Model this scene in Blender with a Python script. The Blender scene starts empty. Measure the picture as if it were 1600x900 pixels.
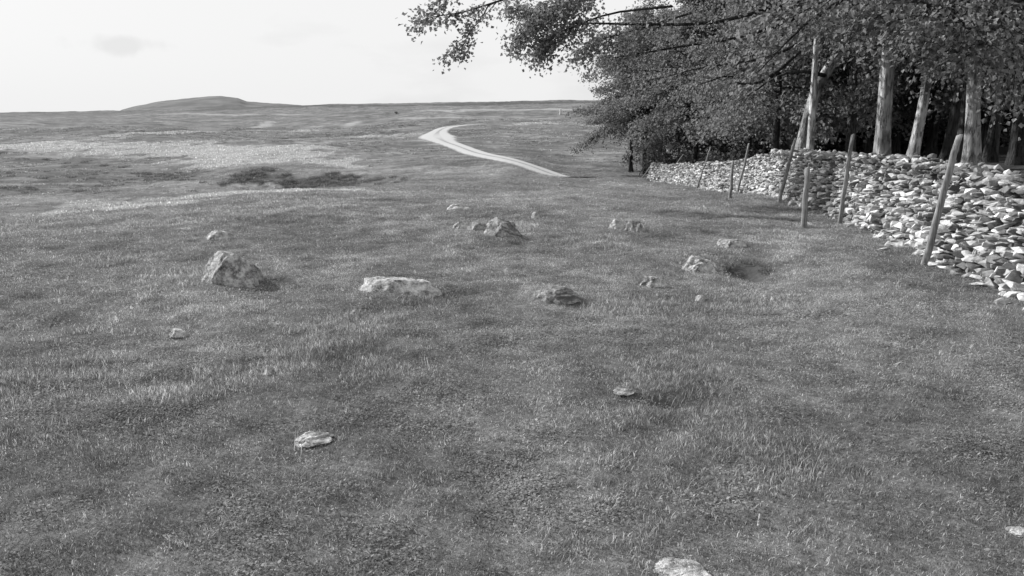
import bpy, bmesh, math, random
import numpy as np
from mathutils import Vector, Matrix

# ------------------------------------------------------------------ camera, sky, sun, exposure
scene = bpy.context.scene
COL = scene.collection
F_PX, PITCH, CAM_Z = 1256.0, math.radians(12.6), 1.6
cam_data = bpy.data.cameras.new("camera")
cam_data.sensor_width = 36.0
cam_data.lens = 36.0 * F_PX / 1600.0
cam_data.clip_start = 0.05
cam_data.clip_end = 20000.0
cam = bpy.data.objects.new("camera", cam_data)
cam.location = (0, 0, CAM_Z)
cam.rotation_euler = (math.pi / 2 - PITCH, 0, 0)
COL.objects.link(cam)
scene.camera = cam

SUN_EL = math.radians(30)
SUN_AZ = math.radians(-59)          # from +Y, negative = to the left of the view
TO_SUN = Vector((math.sin(SUN_AZ) * math.cos(SUN_EL), math.cos(SUN_AZ) * math.cos(SUN_EL), math.sin(SUN_EL)))

world = bpy.data.worlds.new("World")
scene.world = world
world.use_nodes = True
wn, wl = world.node_tree.nodes, world.node_tree.links
wn.clear()
w_out = wn.new("ShaderNodeOutputWorld")
w_bg = wn.new("ShaderNodeBackground")
w_sky = wn.new("ShaderNodeTexSky")
w_sky.sky_type = 'NISHITA'
w_sky.sun_disc = False
w_sky.sun_elevation = SUN_EL
w_sky.sun_rotation = SUN_AZ
w_sky.air_density = 1.0
w_sky.dust_density = 4.0
w_bw = wn.new("ShaderNodeRGBToBW")
w_geo = wn.new("ShaderNodeNewGeometry")
w_map = wn.new("ShaderNodeMapping")
w_map.inputs['Scale'].default_value = (1.0, 1.0, 3.2)
w_noise = wn.new("ShaderNodeTexNoise")
w_noise.inputs['Scale'].default_value = 2.6
w_noise.inputs['Detail'].default_value = 6.0
w_noise.inputs['Roughness'].default_value = 0.55
w_ramp = wn.new("ShaderNodeValToRGB")
w_ramp.color_ramp.elements[0].position = 0.30
w_ramp.color_ramp.elements[0].color = (7.9, 7.9, 7.9, 1)
w_ramp.color_ramp.elements[1].position = 0.46
w_ramp.color_ramp.elements[1].color = (9.0, 9.0, 9.0, 1)
w_mix = wn.new("ShaderNodeMix")
w_mix.data_type = 'RGBA'
w_mix.inputs['Factor'].default_value = 0.93           # thin bright cloud over the sky
wl.new(w_sky.outputs['Color'], w_bw.inputs['Color'])
wl.new(w_geo.outputs['Incoming'], w_map.inputs['Vector'])
wl.new(w_map.outputs['Vector'], w_noise.inputs['Vector'])
wl.new(w_noise.outputs['Fac'], w_ramp.inputs['Fac'])
wl.new(w_bw.outputs['Val'], w_mix.inputs['A'])
wl.new(w_ramp.outputs['Color'], w_mix.inputs['B'])
_ct = Vector((-610 / F_PX, math.cos(PITCH) + 380 / F_PX * math.sin(PITCH), -math.sin(PITCH) + 380 / F_PX * math.cos(PITCH))).normalized()
w_tc = wn.new("ShaderNodeTexCoord")
w_sub = wn.new("ShaderNodeVectorMath"); w_sub.operation = 'SUBTRACT'; w_sub.inputs[1].default_value = _ct
w_scl = wn.new("ShaderNodeVectorMath"); w_scl.operation = 'MULTIPLY'; w_scl.inputs[1].default_value = (21, 21, 85)
w_len = wn.new("ShaderNodeVectorMath"); w_len.operation = 'LENGTH'
w_n2 = wn.new("ShaderNodeTexNoise"); w_n2.inputs['Scale'].default_value = 38.0; w_n2.inputs['Detail'].default_value = 5.0
w_add = wn.new("ShaderNodeMath"); w_add.operation = 'MULTIPLY_ADD'; w_add.inputs[1].default_value = 1.8
w_mr = wn.new("ShaderNodeMapRange"); w_mr.interpolation_type = 'SMOOTHSTEP'
for _i, _v in enumerate((1.1, 2.0, 0.89, 1.0)): w_mr.inputs[_i + 1].default_value = _v
w_mul = wn.new("ShaderNodeVectorMath"); w_mul.operation = 'SCALE'
wl.new(w_tc.outputs['Generated'], w_sub.inputs[0]); wl.new(w_sub.outputs[0], w_scl.inputs[0]); wl.new(w_scl.outputs[0], w_len.inputs[0])
wl.new(w_tc.outputs['Generated'], w_n2.inputs['Vector']); wl.new(w_n2.outputs['Fac'], w_add.inputs[0]); wl.new(w_len.outputs['Value'], w_add.inputs[2])
wl.new(w_add.outputs[0], w_mr.inputs[0]); wl.new(w_mix.outputs['Result'], w_mul.inputs[0]); wl.new(w_mr.outputs[0], w_mul.inputs['Scale'])
wl.new(w_mul.outputs[0], w_bg.inputs['Color'])
w_bg.inputs['Strength'].default_value = 0.0735
wl.new(w_bg.outputs['Background'], w_out.inputs['Surface'])

sun_data = bpy.data.lights.new("sun", 'SUN')
sun_data.energy = 5.0
sun_data.angle = math.radians(1.2)
sun_data.color = (1, 1, 1)          # the photograph is black and white
sun = bpy.data.objects.new("sun", sun_data)
sun.rotation_euler = (-TO_SUN).to_track_quat('-Z', 'Y').to_euler()
sun.location = TO_SUN * 60
COL.objects.link(sun)

vs = scene.view_settings
vs.view_transform = 'Standard'
vs.look = 'None'
vs.exposure = 0.5
vs.gamma = 1.0
vs.use_curve_mapping = False
scene.cycles.max_bounces = 6
scene.cycles.diffuse_bounces = 3
scene.cycles.transmission_bounces = 3
scene.cycles.transparent_max_bounces = 4

RNG = np.random.default_rng(7)

# ------------------------------------------------------------------ helpers: noise, interpolation
def _hash(ix, iy, seed):
    h = (ix.astype(np.int64) * 374761393 + iy.astype(np.int64) * 668265263 + seed * 144665)
    h = (h ^ (h >> 13)) * 1274126177
    h = h & 0x7fffffff
    h = (h ^ (h >> 16)) * 1911520717 & 0x7fffffff
    return (h & 0xffff) / 65535.0

def vnoise(x, y, seed=0):
    """smooth value noise, about -1..1"""
    x = np.asarray(x, float); y = np.asarray(y, float)
    ix, iy = np.floor(x), np.floor(y)
    fx, fy = x - ix, y - iy
    fx = fx * fx * fx * (fx * (fx * 6 - 15) + 10)
    fy = fy * fy * fy * (fy * (fy * 6 - 15) + 10)
    a = _hash(ix, iy, seed); b = _hash(ix + 1, iy, seed)
    c = _hash(ix, iy + 1, seed); d = _hash(ix + 1, iy + 1, seed)
    return 2 * ((a * (1 - fx) + b * fx) * (1 - fy) + (c * (1 - fx) + d * fx) * fy) - 1

def fbm(x, y, seed=0, octaves=3):
    s, a, t = 0, 1.0, 0
    for o in range(octaves):
        s = s + a * vnoise(x * 2 ** o + 17.3 * o, y * 2 ** o - 9.1 * o, seed + o)
        t += a; a *= 0.5
    return s / t

def smooth(a, b, x):
    t = np.clip((np.asarray(x, float) - a) / (b - a), 0, 1)
    return t * t * (3 - 2 * t)

def pchip(xk, yk, x):
    """monotone cubic; yk may be (n,) or (n, m)"""
    xk = np.asarray(xk, float); yk = np.asarray(yk, float)
    one = yk.ndim == 1
    if one: yk = yk[:, None]
    h = np.diff(xk)[:, None]
    d = np.diff(yk, axis=0) / h
    m = np.zeros_like(yk)
    m[0], m[-1] = d[0], d[-1]
    for i in range(1, len(xk) - 1):
        same = d[i - 1] * d[i] > 0
        w1 = 2 * h[i] + h[i - 1]; w2 = h[i] + 2 * h[i - 1]
        with np.errstate(divide='ignore', invalid='ignore'):
            hm = (w1 + w2) / (w1 / d[i - 1] + w2 / d[i])
        m[i] = np.where(same, hm, 0)
    x = np.clip(np.asarray(x, float), xk[0], xk[-1])
    i = np.clip(np.searchsorted(xk, x, side='right') - 1, 0, len(xk) - 2)
    t = ((x - xk[i]) / (xk[i + 1] - xk[i]))[:, None]
    hh = (xk[i + 1] - xk[i])[:, None]
    r = ((2 * t**3 - 3 * t**2 + 1) * yk[i] + (t**3 - 2 * t**2 + t) * hh * m[i]
         + (-2 * t**3 + 3 * t**2) * yk[i + 1] + (t**3 - t**2) * hh * m[i + 1])
    return r[:, 0] if one else r

def ray(px, py):
    u = (px - 800.0) / F_PX; v = (450.0 - py) / F_PX
    c, s = math.cos(PITCH), math.sin(PITCH)
    return np.array([u, c + v * s, -s + v * c])

def at(px, py, Y):
    """the point of a sight line at forward distance Y"""
    d = ray(px, py)
    return np.array([0, 0, CAM_Z]) + d * (Y / d[1])

# ------------------------------------------------------------------ terrain height
# for each bearing: (forward distance, image row the ground passes through there) or (distance, ('z', height))
COLUMNS = {
    -300: [(10, ('z', -.15)), (15, 356), (22, ('z', -2.0)), (36, 306), (55, 262), (85, 226), (150, 205), (300, 190), (700, 181), (2500, 179)],
    0:   [(9, ('z', -.05)), (16, 345), (22, ('z', -2.6)), (37, 302), (55, 262), (85, 226), (150, 205), (300, 190), (700, 178.5), (2500, 177)],
    200: [(10, ('z', -.05)), (20, 319), (26, ('z', -2.9)), (40, 297), (55, 256), (85, 224), (150, 203), (320, 186), (750, 174.5), (2500, 174)],
    400: [(12, ('z', -.05)), (25, 299), (31, ('z', -3.0)), (41.5, 294), (45.5, 263), (56, 250), (80, 228), (150, 203), (350, 182), (800, 169), (2500, 168)],
    540: [(12, ('z', -.05)), (27, 296), (34, ('z', -2.2)), (42, 286), (46, 268), (58, 250), (82, 224), (150, 198), (350, 178), (800, 165), (2500, 164.5)],
    660: [(13, ('z', -.08)), (28, 290), (44, 262), (60, 238), (85, 212), (110, 196), (160, 187), (350, 173), (800, 162.5), (2500, 162)],
    780: [(13, ('z', -.08)), (28, 290), (44, 256), (62, 234), (88, 208), (115, 192), (160, 184), (350, 171), (800, 160.5), (2500, 160)],
    900: [(13, ('z', -.1)), (29, 288), (36, 277.5), (42, 274), (62, 238), (85, 212), (120, 192), (300, 172), (800, 159), (2500, 158.5)],
    1050: [(12, ('z', -.1)), (26, 299), (32, 284), (40, 274), (60, 246), (85, 222), (120, 200), (300, 172), (800, 159), (2500, 158)],
    1200: [(12, ('z', -.1)), (16.5, ('z', -.27)), (22, ('z', -.63)), (30, ('z', -1.1)), (60, ('z', -1.8)), (120, ('z', -1)), (300, 172), (800, 160), (2500, 158)],
    1400: [(8, ('z', 0)), (12, ('z', -.1)), (22, ('z', -.4)), (40, ('z', -.6)), (120, ('z', -.5)), (300, 172), (800, 162), (2500, 160)],
    1700: [(8, ('z', 0)), (12, ('z', -.05)), (22, ('z', -.3)), (40, ('z', -.4)), (120, ('z', -.5)), (300, 172), (800, 165), (2500, 163)],
}
R_MIN, R_MAX = 0.5, 6000.0
T_LOGR = np.linspace(math.log(R_MIN), math.log(R_MAX), 900)
_cols, _angs = [], []
for px in sorted(COLUMNS):
    ks = COLUMNS[px]
    ang = math.atan2(ray(px, 170)[0], ray(px, 170)[1])
    rr, zz = [0.3, 4.0], [0.0, 0.0]
    for Y, spec in ks:
        z = spec[1] if isinstance(spec, tuple) else at(px, spec, Y)[2]
        rr.append(Y / math.cos(ang)); zz.append(z)
    rr.append(R_MAX * 1.1); zz.append(CAM_Z + (zz[-1] - CAM_Z) * 2.6 - 14)
    _cols.append(pchip(np.log(rr), np.array(zz), T_LOGR)); _angs.append(ang)
T_ANG = np.linspace(_angs[0], _angs[-1], 500)
TABLE = pchip(np.array(_angs), np.array(_cols), T_ANG)        # angle x radius

# wall: foot line in plan, from near to far
WALL = np.array([(4.45, 0.5), (4.25, 3.0), (4.2, 5.2), (4.33, 7.0), (4.45, 7.9), (4.68, 9.1), (4.86, 10.3), (5.16, 12.3), (5.36, 13.6),
                 (5.58, 16.0), (5.98, 19.0), (6.52, 22.6), (6.95, 26.4), (7.12, 29.1), (7.36, 35.0), (7.36, 40.5), (7.15, 43.0)])
def wall_offset(x, y):
    """distance to the wall's foot line, positive on the wood's side, and how far beyond its far end"""
    x = np.asarray(x, float); y = np.asarray(y, float)
    wx = np.interp(y, WALL[:, 1], WALL[:, 0])
    return (x - wx), np.maximum(0, y - WALL[-1, 1])

def base_h(x, y):
    r = np.clip(np.hypot(x, y), R_MIN, R_MAX)
    a = np.clip(np.arctan2(x, y), T_ANG[0], T_ANG[-1])
    i = (a - T_ANG[0]) / (T_ANG[1] - T_ANG[0]); j = (np.log(r) - T_LOGR[0]) / (T_LOGR[1] - T_LOGR[0])
    i0 = np.clip(i.astype(int), 0, len(T_ANG) - 2); j0 = np.clip(j.astype(int), 0, len(T_LOGR) - 2)
    fi, fj = i - i0, j - j0
    return ((TABLE[i0, j0] * (1 - fj) + TABLE[i0, j0 + 1] * fj) * (1 - fi)
            + (TABLE[i0 + 1, j0] * (1 - fj) + TABLE[i0 + 1, j0 + 1] * fj) * fi)

TRACK = None        # filled below: the track flattens the bumps under it
def track_dist(x, y):
    x = np.asarray(x, float); y = np.asarray(y, float)
    if TRACK is None: return np.full(x.shape, 99.0)
    out = np.full(x.shape, 1e9)
    m = (y > TRACK[:, 1].min() - 8) & (y < TRACK[:, 1].max() + 8) & (np.abs(x) < 40)
    if m.any():
        xs, ys = x[m], y[m]; best = np.full(xs.shape, 1e9)
        for (ax, ay), (bx, by) in zip(TRACK[:-1], TRACK[1:]):
            dx, dy = bx - ax, by - ay
            t = np.clip(((xs - ax) * dx + (ys - ay) * dy) / (dx * dx + dy * dy + 1e-9), 0, 1)
            best = np.minimum(best, np.hypot(xs - ax - t * dx, ys - ay - t * dy))
        out[m] = best
    return out

HOLLOWS = []         # (x, y, rx, ry, depth): small hollows beside stones
def height(x, y):
    x = np.asarray(x, float); y = np.asarray(y, float)
    shp = x.shape
    x = x.ravel(); y = y.ravel()
    r = np.hypot(x, y)
    z = base_h(x, y)
    n = 0.035 * fbm(x / 2.7, y / 2.7, 3, 2) + 0.034 * fbm(x / 0.9, y / 0.9, 11, 2)
    n = n + 0.019 * vnoise(x / 0.31, y / 0.31, 23) * (1 - smooth(14, 30, r))
    n = n + smooth(20, 45, r) * (0.72 * fbm(x / 13 + y / 60, y / 17, 31, 3) + 0.12 * fbm(x / 4, y / 5, 37, 2))
    n = n + smooth(60, 160, r) * 1.5 * fbm(x / 45, y / 60, 41, 3) + smooth(250, 700, r) * 1.2 * fbm(x / 160, y / 200, 43, 2)
    off, beyond = wall_offset(x, y)
    raise_ = 0.72 * smooth(0.40, 0.95, off) * (1 - smooth(0, 5, beyond)) * smooth(-2, 1, y) * (1 - 0.35 * smooth(14, 34, y))
    flat = smooth(1.0, 4.5, track_dist(x, y))
    z = z + n * (0.12 + 0.88 * flat) + raise_
    for hx, hy, rx, ry, dp in HOLLOWS:
        z = z - dp * np.exp(-((x - hx) / rx) ** 2 - ((y - hy) / ry) ** 2)
    return z.reshape(shp)

def ground_px(px, py, r0=1.5):
    """where a sight line meets the ground"""
    d = ray(px, py); d = d / math.hypot(d[0], d[1])
    r = np.exp(np.linspace(math.log(r0), math.log(4000), 6000))
    zr = CAM_Z + d[2] * r
    hit = np.nonzero(zr < height(d[0] * r, d[1] * r))[0]
    k = hit[0] if len(hit) else len(r) - 1
    x, y = d[0] * r[k], d[1] * r[k]
    return np.array([x, y, float(height(np.array([x]), np.array([y]))[0])])

_tr = [ground_px(*p)[:2] for p in [(780, 251.5), (745, 243), (716, 234), (694, 225), (682, 216), (684, 209), (700, 203), (735, 196.5), (752, 194)]]
_t0 = at(908, 277, 37.5)[:2]; _t1 = at(850, 266, 43.0)[:2]
_tr = np.array([_t0, _t1] + _tr)
_s = np.concatenate([[0], np.cumsum(np.hypot(*np.diff(_tr, axis=0).T))])
TRACK = pchip(_s, _tr, np.linspace(0, _s[-1], 90))
for _ in range(30): TRACK[1:-1] = 0.25 * TRACK[:-2] + 0.5 * TRACK[1:-1] + 0.25 * TRACK[2:]

# ------------------------------------------------------------------ helpers: objects and materials
def props(o, label=None, cat=None, group=None, kind=None):
    if label: o['label'] = label
    if cat: o['category'] = cat
    if group: o['group'] = group
    if kind: o['kind'] = kind
    return o

def mesh_np(name, V, Fq, mat=None, parent=None, attrs=None, shade=True):
    """V (n,3); Fq: (m,k) array or list of such arrays"""
    me = bpy.data.meshes.new(name)
    if isinstance(Fq, np.ndarray): Fq = [Fq]
    V = np.asarray(V, np.float32)
    me.vertices.add(len(V)); me.vertices.foreach_set('co', V.ravel())
    loops = np.concatenate([f.ravel() for f in Fq]).astype(np.int32)
    tot = np.concatenate([np.full(len(f), f.shape[1], np.int32) for f in Fq])
    me.loops.add(len(loops)); me.loops.foreach_set('vertex_index', loops)
    me.polygons.add(len(tot))
    me.polygons.foreach_set('loop_start', np.concatenate([[0], np.cumsum(tot)[:-1]]).astype(np.int32))
    me.polygons.foreach_set('use_smooth', np.full(len(tot), shade, bool))
    me.update(calc_edges=True)
    for k, v in (attrs or {}).items():
        a = me.attributes.new(k, 'FLOAT', 'POINT'); a.data.foreach_set('value', np.asarray(v, np.float32))
    if mat: me.materials.append(mat)
    o = bpy.data.objects.new(name, me)
    COL.objects.link(o)
    if parent: o.parent = parent
    return o

def empty(name, loc):
    o = bpy.data.objects.new(name, None); o.location = loc; o.empty_display_size = 0.2
    COL.objects.link(o)
    return o

class NT:
    def __init__(self, name):
        self.m = bpy.data.materials.new(name); self.m.use_nodes = True
        self.t = self.m.node_tree; self.t.nodes.clear()
        self.out = self.t.nodes.new('ShaderNodeOutputMaterial')
    def n(self, kind, **inp):
        nd = self.t.nodes.new('ShaderNode' + kind)
        for k, v in inp.items():
            key = k.replace('_', ' ')
            if key in nd.inputs.keys(): self.set(nd.inputs[key], v)
            else: setattr(nd, k, v)
        return nd
    def set(self, sock, v):
        if isinstance(v, bpy.types.NodeSocket): self.t.links.new(v, sock)
        else: sock.default_value = v
    def math(self, op, a, b=0.0, clamp=False):
        nd = self.t.nodes.new('ShaderNodeMath'); nd.operation = op; nd.use_clamp = clamp
        self.set(nd.inputs[0], a); self.set(nd.inputs[1], b)
        return nd.outputs[0]
    def lerp(self, f, a, b):
        nd = self.t.nodes.new('ShaderNodeMix'); nd.data_type = 'FLOAT'
        self.set(nd.inputs[0], f); self.set(nd.inputs[2], a); self.set(nd.inputs[3], b)
        return nd.outputs[0]
    def rng(self, v, a, b, c=0.0, d=1.0):
        nd = self.t.nodes.new('ShaderNodeMapRange'); nd.interpolation_type = 'SMOOTHSTEP'
        self.set(nd.inputs[0], v)
        for i, q in enumerate((a, b, c, d)): nd.inputs[i + 1].default_value = q
        return nd.outputs[0]
    def noise(self, vec, scale, detail=3.0, rough=0.55):
        nd = self.n('TexNoise', Scale=scale, Detail=detail, Roughness=rough)
        if vec is not None: self.t.links.new(vec, nd.inputs['Vector'])
        return nd.outputs['Fac']
    def attr(self, name):
        return self.n('Attribute', attribute_name=name).outputs['Fac']
    def pos(self, sx=1, sy=1, sz=1, obj=False):
        src = self.n('TexCoord').outputs['Object'] if obj else self.n('NewGeometry').outputs['Position']
        mp = self.n('Mapping'); self.t.links.new(src, mp.inputs['Vector']); mp.inputs['Scale'].default_value = (sx, sy, sz)
        return mp.outputs['Vector']
    def principled(self, val, rough=0.9, bump=None, dist=0.02, strength=1.0, spec=0.2):
        b = self.n('BsdfPrincipled'); b.inputs['Roughness'].default_value = rough
        b.inputs['Specular IOR Level'].default_value = spec
        self.set(b.inputs['Base Color'], val)
        if bump is not None:
            bp = self.n('Bump'); bp.inputs['Distance'].default_value = dist; bp.inputs['Strength'].default_value = strength
            self.t.links.new(bump, bp.inputs['Height']); self.t.links.new(bp.outputs['Normal'], b.inputs['Normal'])
        self.t.links.new(b.outputs['BSDF'], self.out.inputs['Surface'])
        return self.m
    def leafy(self, val, trans=0.35):
        """thin leaf or blade: light comes back and through"""
        d = self.n('BsdfDiffuse'); t = self.n('BsdfTranslucent'); mx = self.n('MixShader')
        self.set(d.inputs['Color'], val); self.set(t.inputs['Color'], val)
        mx.inputs[0].default_value = trans
        self.t.links.new(d.outputs[0], mx.inputs[1]); self.t.links.new(t.outputs[0], mx.inputs[2])
        self.t.links.new(mx.outputs[0], self.out.inputs['Surface'])
        return self.m

def turf_tone(k):
    """patchy albedo of the pasture, shared by the ground and its blades"""
    p = k.pos()
    big = k.rng(k.noise(p, 0.09, 4), 0.30, 0.70)
    mid = k.rng(k.noise(k.pos(1.0, 0.8, 1), 0.55, 5, 0.6), 0.32, 0.68)
    sml = k.rng(k.noise(p, 3.3, 4, 0.65), 0.28, 0.72)
    v = k.math('MULTIPLY', k.lerp(big, 0.80, 1.18), k.lerp(mid, 0.76, 1.20))
    return k.math('MULTIPLY', v, k.lerp(sml, 0.72, 1.25))

def mat_ground():
    k = NT('turf')
    tone = turf_tone(k)
    fine = k.noise(k.pos(), 28.0, 4, 0.7)
    v = k.math('MULTIPLY', k.math('MULTIPLY', tone, k.rng(fine, 0.25, 0.75, 0.6, 1.35)), 0.150)
    streak = k.rng(k.noise(k.pos(0.16, 0.5, 0.6), 1.0, 5, 0.65), 0.40, 0.66)
    far = k.attr('far')
    v = k.math('MULTIPLY', v, k.lerp(far, 1.0, k.lerp(streak, 0.74, 1.36)))
    v = k.lerp(k.attr('pale'), v, k.lerp(fine, 0.25, 0.42))
    v = k.lerp(k.attr('heath'), v, k.lerp(fine, 0.035, 0.075))  # dark vegetation, together with shade painted into the albedo
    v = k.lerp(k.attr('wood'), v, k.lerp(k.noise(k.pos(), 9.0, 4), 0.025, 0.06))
    bump = k.noise(k.pos(), 16.0, 5, 0.7)
    bump2 = k.math('MULTIPLY', k.noise(k.pos(), 1.3, 5, 0.65), k.lerp(far, 0.0, 9.0))
    return k.principled(v, 1.0, k.math('ADD', bump, bump2), 0.03, 0.9, 0.05)

def mat_blade():
    k = NT('grass_blade')
    v = k.math('MULTIPLY', turf_tone(k), k.attr('tone'))
    return k.leafy(k.math('MULTIPLY', v, 0.250), 0.45)

def mat_tussock():
    k = NT('rough_grass_blade')
    rnd = k.n('ObjectInfo').outputs['Random']
    v = k.math('MULTIPLY', k.attr('tone'), k.lerp(rnd, 0.17, 0.34))
    return k.leafy(v, 0.3)

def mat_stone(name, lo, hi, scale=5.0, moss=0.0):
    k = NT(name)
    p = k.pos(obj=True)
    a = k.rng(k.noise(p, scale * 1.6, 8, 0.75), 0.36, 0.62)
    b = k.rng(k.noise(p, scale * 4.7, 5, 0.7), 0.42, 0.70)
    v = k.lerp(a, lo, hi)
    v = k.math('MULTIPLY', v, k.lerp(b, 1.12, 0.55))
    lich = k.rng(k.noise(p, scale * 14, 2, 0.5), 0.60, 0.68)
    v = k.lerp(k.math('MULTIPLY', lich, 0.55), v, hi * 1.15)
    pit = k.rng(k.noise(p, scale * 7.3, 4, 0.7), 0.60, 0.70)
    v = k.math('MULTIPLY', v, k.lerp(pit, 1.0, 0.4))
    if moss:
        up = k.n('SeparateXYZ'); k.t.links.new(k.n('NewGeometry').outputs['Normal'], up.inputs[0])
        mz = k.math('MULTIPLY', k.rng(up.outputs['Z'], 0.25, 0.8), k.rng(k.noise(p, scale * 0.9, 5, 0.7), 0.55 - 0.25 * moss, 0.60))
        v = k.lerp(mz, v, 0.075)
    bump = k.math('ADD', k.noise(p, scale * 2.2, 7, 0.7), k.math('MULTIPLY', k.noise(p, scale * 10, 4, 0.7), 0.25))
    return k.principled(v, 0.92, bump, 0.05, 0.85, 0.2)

def mat_wallstone():
    k = NT('wall_stone')
    p = k.pos()
    t = k.attr('tone')
    a = k.rng(k.noise(p, 11.0, 6, 0.72), 0.30, 0.70, 0.55, 1.2)
    v = k.math('MULTIPLY', t, a)
    li = k.rng(k.noise(p, 24.0, 3, 0.6), 0.60, 0.70)
    v = k.lerp(k.math('MULTIPLY', li, 0.5), v, 0.50)
    return k.principled(v, 0.9, k.noise(p, 30.0, 6, 0.7), 0.015, 0.9, 0.2)

def mat_bark(name, lo, hi):
    k = NT(name)
    g = k.noise(k.pos(16, 16, 2.2), 1.0, 6, 0.65)
    pt = k.rng(k.noise(k.pos(1.6, 1.6, 0.8), 1.6, 4, 0.6), 0.35, 0.68)
    v = k.math('MULTIPLY', k.lerp(pt, lo, hi), k.rng(g, 0.3, 0.7, 0.55, 1.25))
    fis = k.rng(k.noise(k.pos(26, 26, 5), 1.0, 3, 0.6), 0.52, 0.62)
    v = k.math('MULTIPLY', v, k.lerp(fis, 1.0, 0.5))
    return k.principled(v, 0.9, k.math('SUBTRACT', g, k.math('MULTIPLY', fis, 0.5)), 0.05, 1.0, 0.15)

def mat_leaf(name, val, trans=0.3):
    k = NT(name)
    v = k.math('MULTIPLY', k.attr('tone'), val)
    return k.leafy(v, trans)

def mat_post():
    k = NT('weathered_wood')
    g = k.noise(k.pos(70, 70, 4, obj=True), 1.0, 5, 0.65)
    kn = k.noise(k.pos(4, 4, 6, obj=True), 1.0, 3)
    v = k.math('MULTIPLY', k.rng(g, 0.3, 0.7, 0.10, 0.30), k.rng(kn, 0.3, 0.7, 0.75, 1.2))
    return k.principled(v, 0.9, g, 0.008, 0.9, 0.15)

def mat_track():
    k = NT('chalk_track')
    u = k.attr('across')
    n = k.noise(k.pos(), 1.7, 6, 0.7)
    f = k.noise(k.pos(), 9.0, 4, 0.7)
    rut = k.math('ABSOLUTE', k.math('SUBTRACT', k.math('ABSOLUTE', u), 0.52))
    rut = k.rng(k.math('ADD', rut, k.math('MULTIPLY', k.math('SUBTRACT', n, 0.5), 0.34)), 0.28, 0.52, 1.0, 0.0)
    rut = k.math('MAXIMUM', rut, k.attr('worn'))
    edge = k.rng(k.math('ADD', k.math('ABSOLUTE', u), k.math('MULTIPLY', k.math('SUBTRACT', n, 0.5), 0.9)), 0.78, 0.98, 1.0, 0.0)
    v = k.lerp(k.math('MULTIPLY', k.math('MULTIPLY', rut, edge), k.attr('fade')), k.lerp(f, 0.15, 0.24), k.lerp(f, 0.30, 0.44))
    return k.principled(v, 0.95, f, 0.02, 0.5, 0.1)

M = dict(ground=mat_ground(), blade=mat_blade(), tussock=mat_tussock(), track=mat_track(), post=mat_post(), wall=mat_wallstone(),
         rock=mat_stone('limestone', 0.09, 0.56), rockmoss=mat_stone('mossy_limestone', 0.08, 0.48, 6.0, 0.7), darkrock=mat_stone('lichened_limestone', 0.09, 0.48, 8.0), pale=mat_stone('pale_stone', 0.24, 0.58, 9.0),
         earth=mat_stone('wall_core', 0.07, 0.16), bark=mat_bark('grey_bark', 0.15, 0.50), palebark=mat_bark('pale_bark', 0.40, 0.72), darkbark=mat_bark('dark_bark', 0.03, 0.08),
         leaf=mat_leaf('leaf', 0.21, 0.40), darkleaf=mat_leaf('dark_leaf', 0.10, 0.3), hill=None)  # the darker leaf has the shade deep in the wood put into its colour

# ------------------------------------------------------------------ stones: shapes first (grass and ground keep clear of them)
def rock_mesh(seed, sx, sy, sz, rough=0.22, cuts=7, sub=4, flat=0.0, slope=0.4, soft=0.06):
    """an irregular weathered stone about 2sx x 2sy wide, sz above the ground"""
    rg = np.random.default_rng(seed)
    bm = bmesh.new(); bmesh.ops.create_icosphere(bm, subdivisions=sub, radius=1.0)
    V = np.array([v.co[:] for v in bm.verts]); Fc = np.array([[v.index for v in f.verts] for f in bm.faces]); bm.free()
    for d, lim in (((-.75, -.45, .40), .68), ((.45, -.72, .48), .66), ((.1, .8, .5), .7)):   # main broken faces, then small ones
        d = np.array(d) + rg.normal(0, .13, 3); d /= np.linalg.norm(d)
        q_ = V @ d; lim = lim + rg.uniform(-.08, .08) + soft
        V = V - np.outer(np.maximum(0, q_ - lim) * 0.95, d)
    V[:, 2] = V[:, 2] * (1 - slope * smooth(-.5, 1.0, V[:, 0]))
    for _ in range(cuts):
        d = rg.normal(size=3); d[2] = abs(d[2]) * 0.45; d /= np.linalg.norm(d)
        lim = rg.uniform(0.68, 0.92)
        s = V @ d
        V = V - np.outer(np.maximum(0, s - lim) * 0.92, d)
    if flat: V[:, 2] = np.where(V[:, 2] > 1 - flat, 1 - flat + (V[:, 2] - 1 + flat) * 0.25, V[:, 2])
    o = rg.uniform(0, 50, 6)
    n = np.zeros(len(V))
    for q, (fr, am) in enumerate(((1.6, 1.0), (3.6, 0.5), (8.0, 0.28), (15.0, 0.14))):
        n += am * (vnoise(V[:, 0] * fr + o[0] + 5 * q, V[:, 1] * fr + V[:, 2] * fr * 0.7 + o[1], seed + q)
                   + vnoise(V[:, 2] * fr + o[2], V[:, 1] * fr - V[:, 0] * fr * 0.6 + o[3] + 3 * q, seed + 9 + q)) * 0.5
    V = V * (1 + rough * n)[:, None]
    crack = np.abs(vnoise(V[:, 0] * 2.3 + o[4], V[:, 1] * 2.3 + V[:, 2] * 3 + o[5], seed + 31))
    V = V * (1 - 0.07 * (1 - smooth(0.0, 0.12, crack)))[:, None]
    V[:, :2] = V[:, :2] / np.abs(V[:, :2]).max(0)
    V[:, :2] *= (1 + 0.12 * (1 - smooth(-.3, .5, V[:, 2])))[:, None] / 1.06
    top = V[:, 2].max()
    V[:, 2] = np.where(V[:, 2] > 0, top * (V[:, 2] / top) ** 0.85, V[:, 2])
    V[:, 2] = V[:, 2] / top * sz
    V[:, 2] = np.where(V[:, 2] < 0, V[:, 2] * 0.7, V[:, 2])
    V[:, 0] *= sx; V[:, 1] *= sy
    return V, Fc

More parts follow.
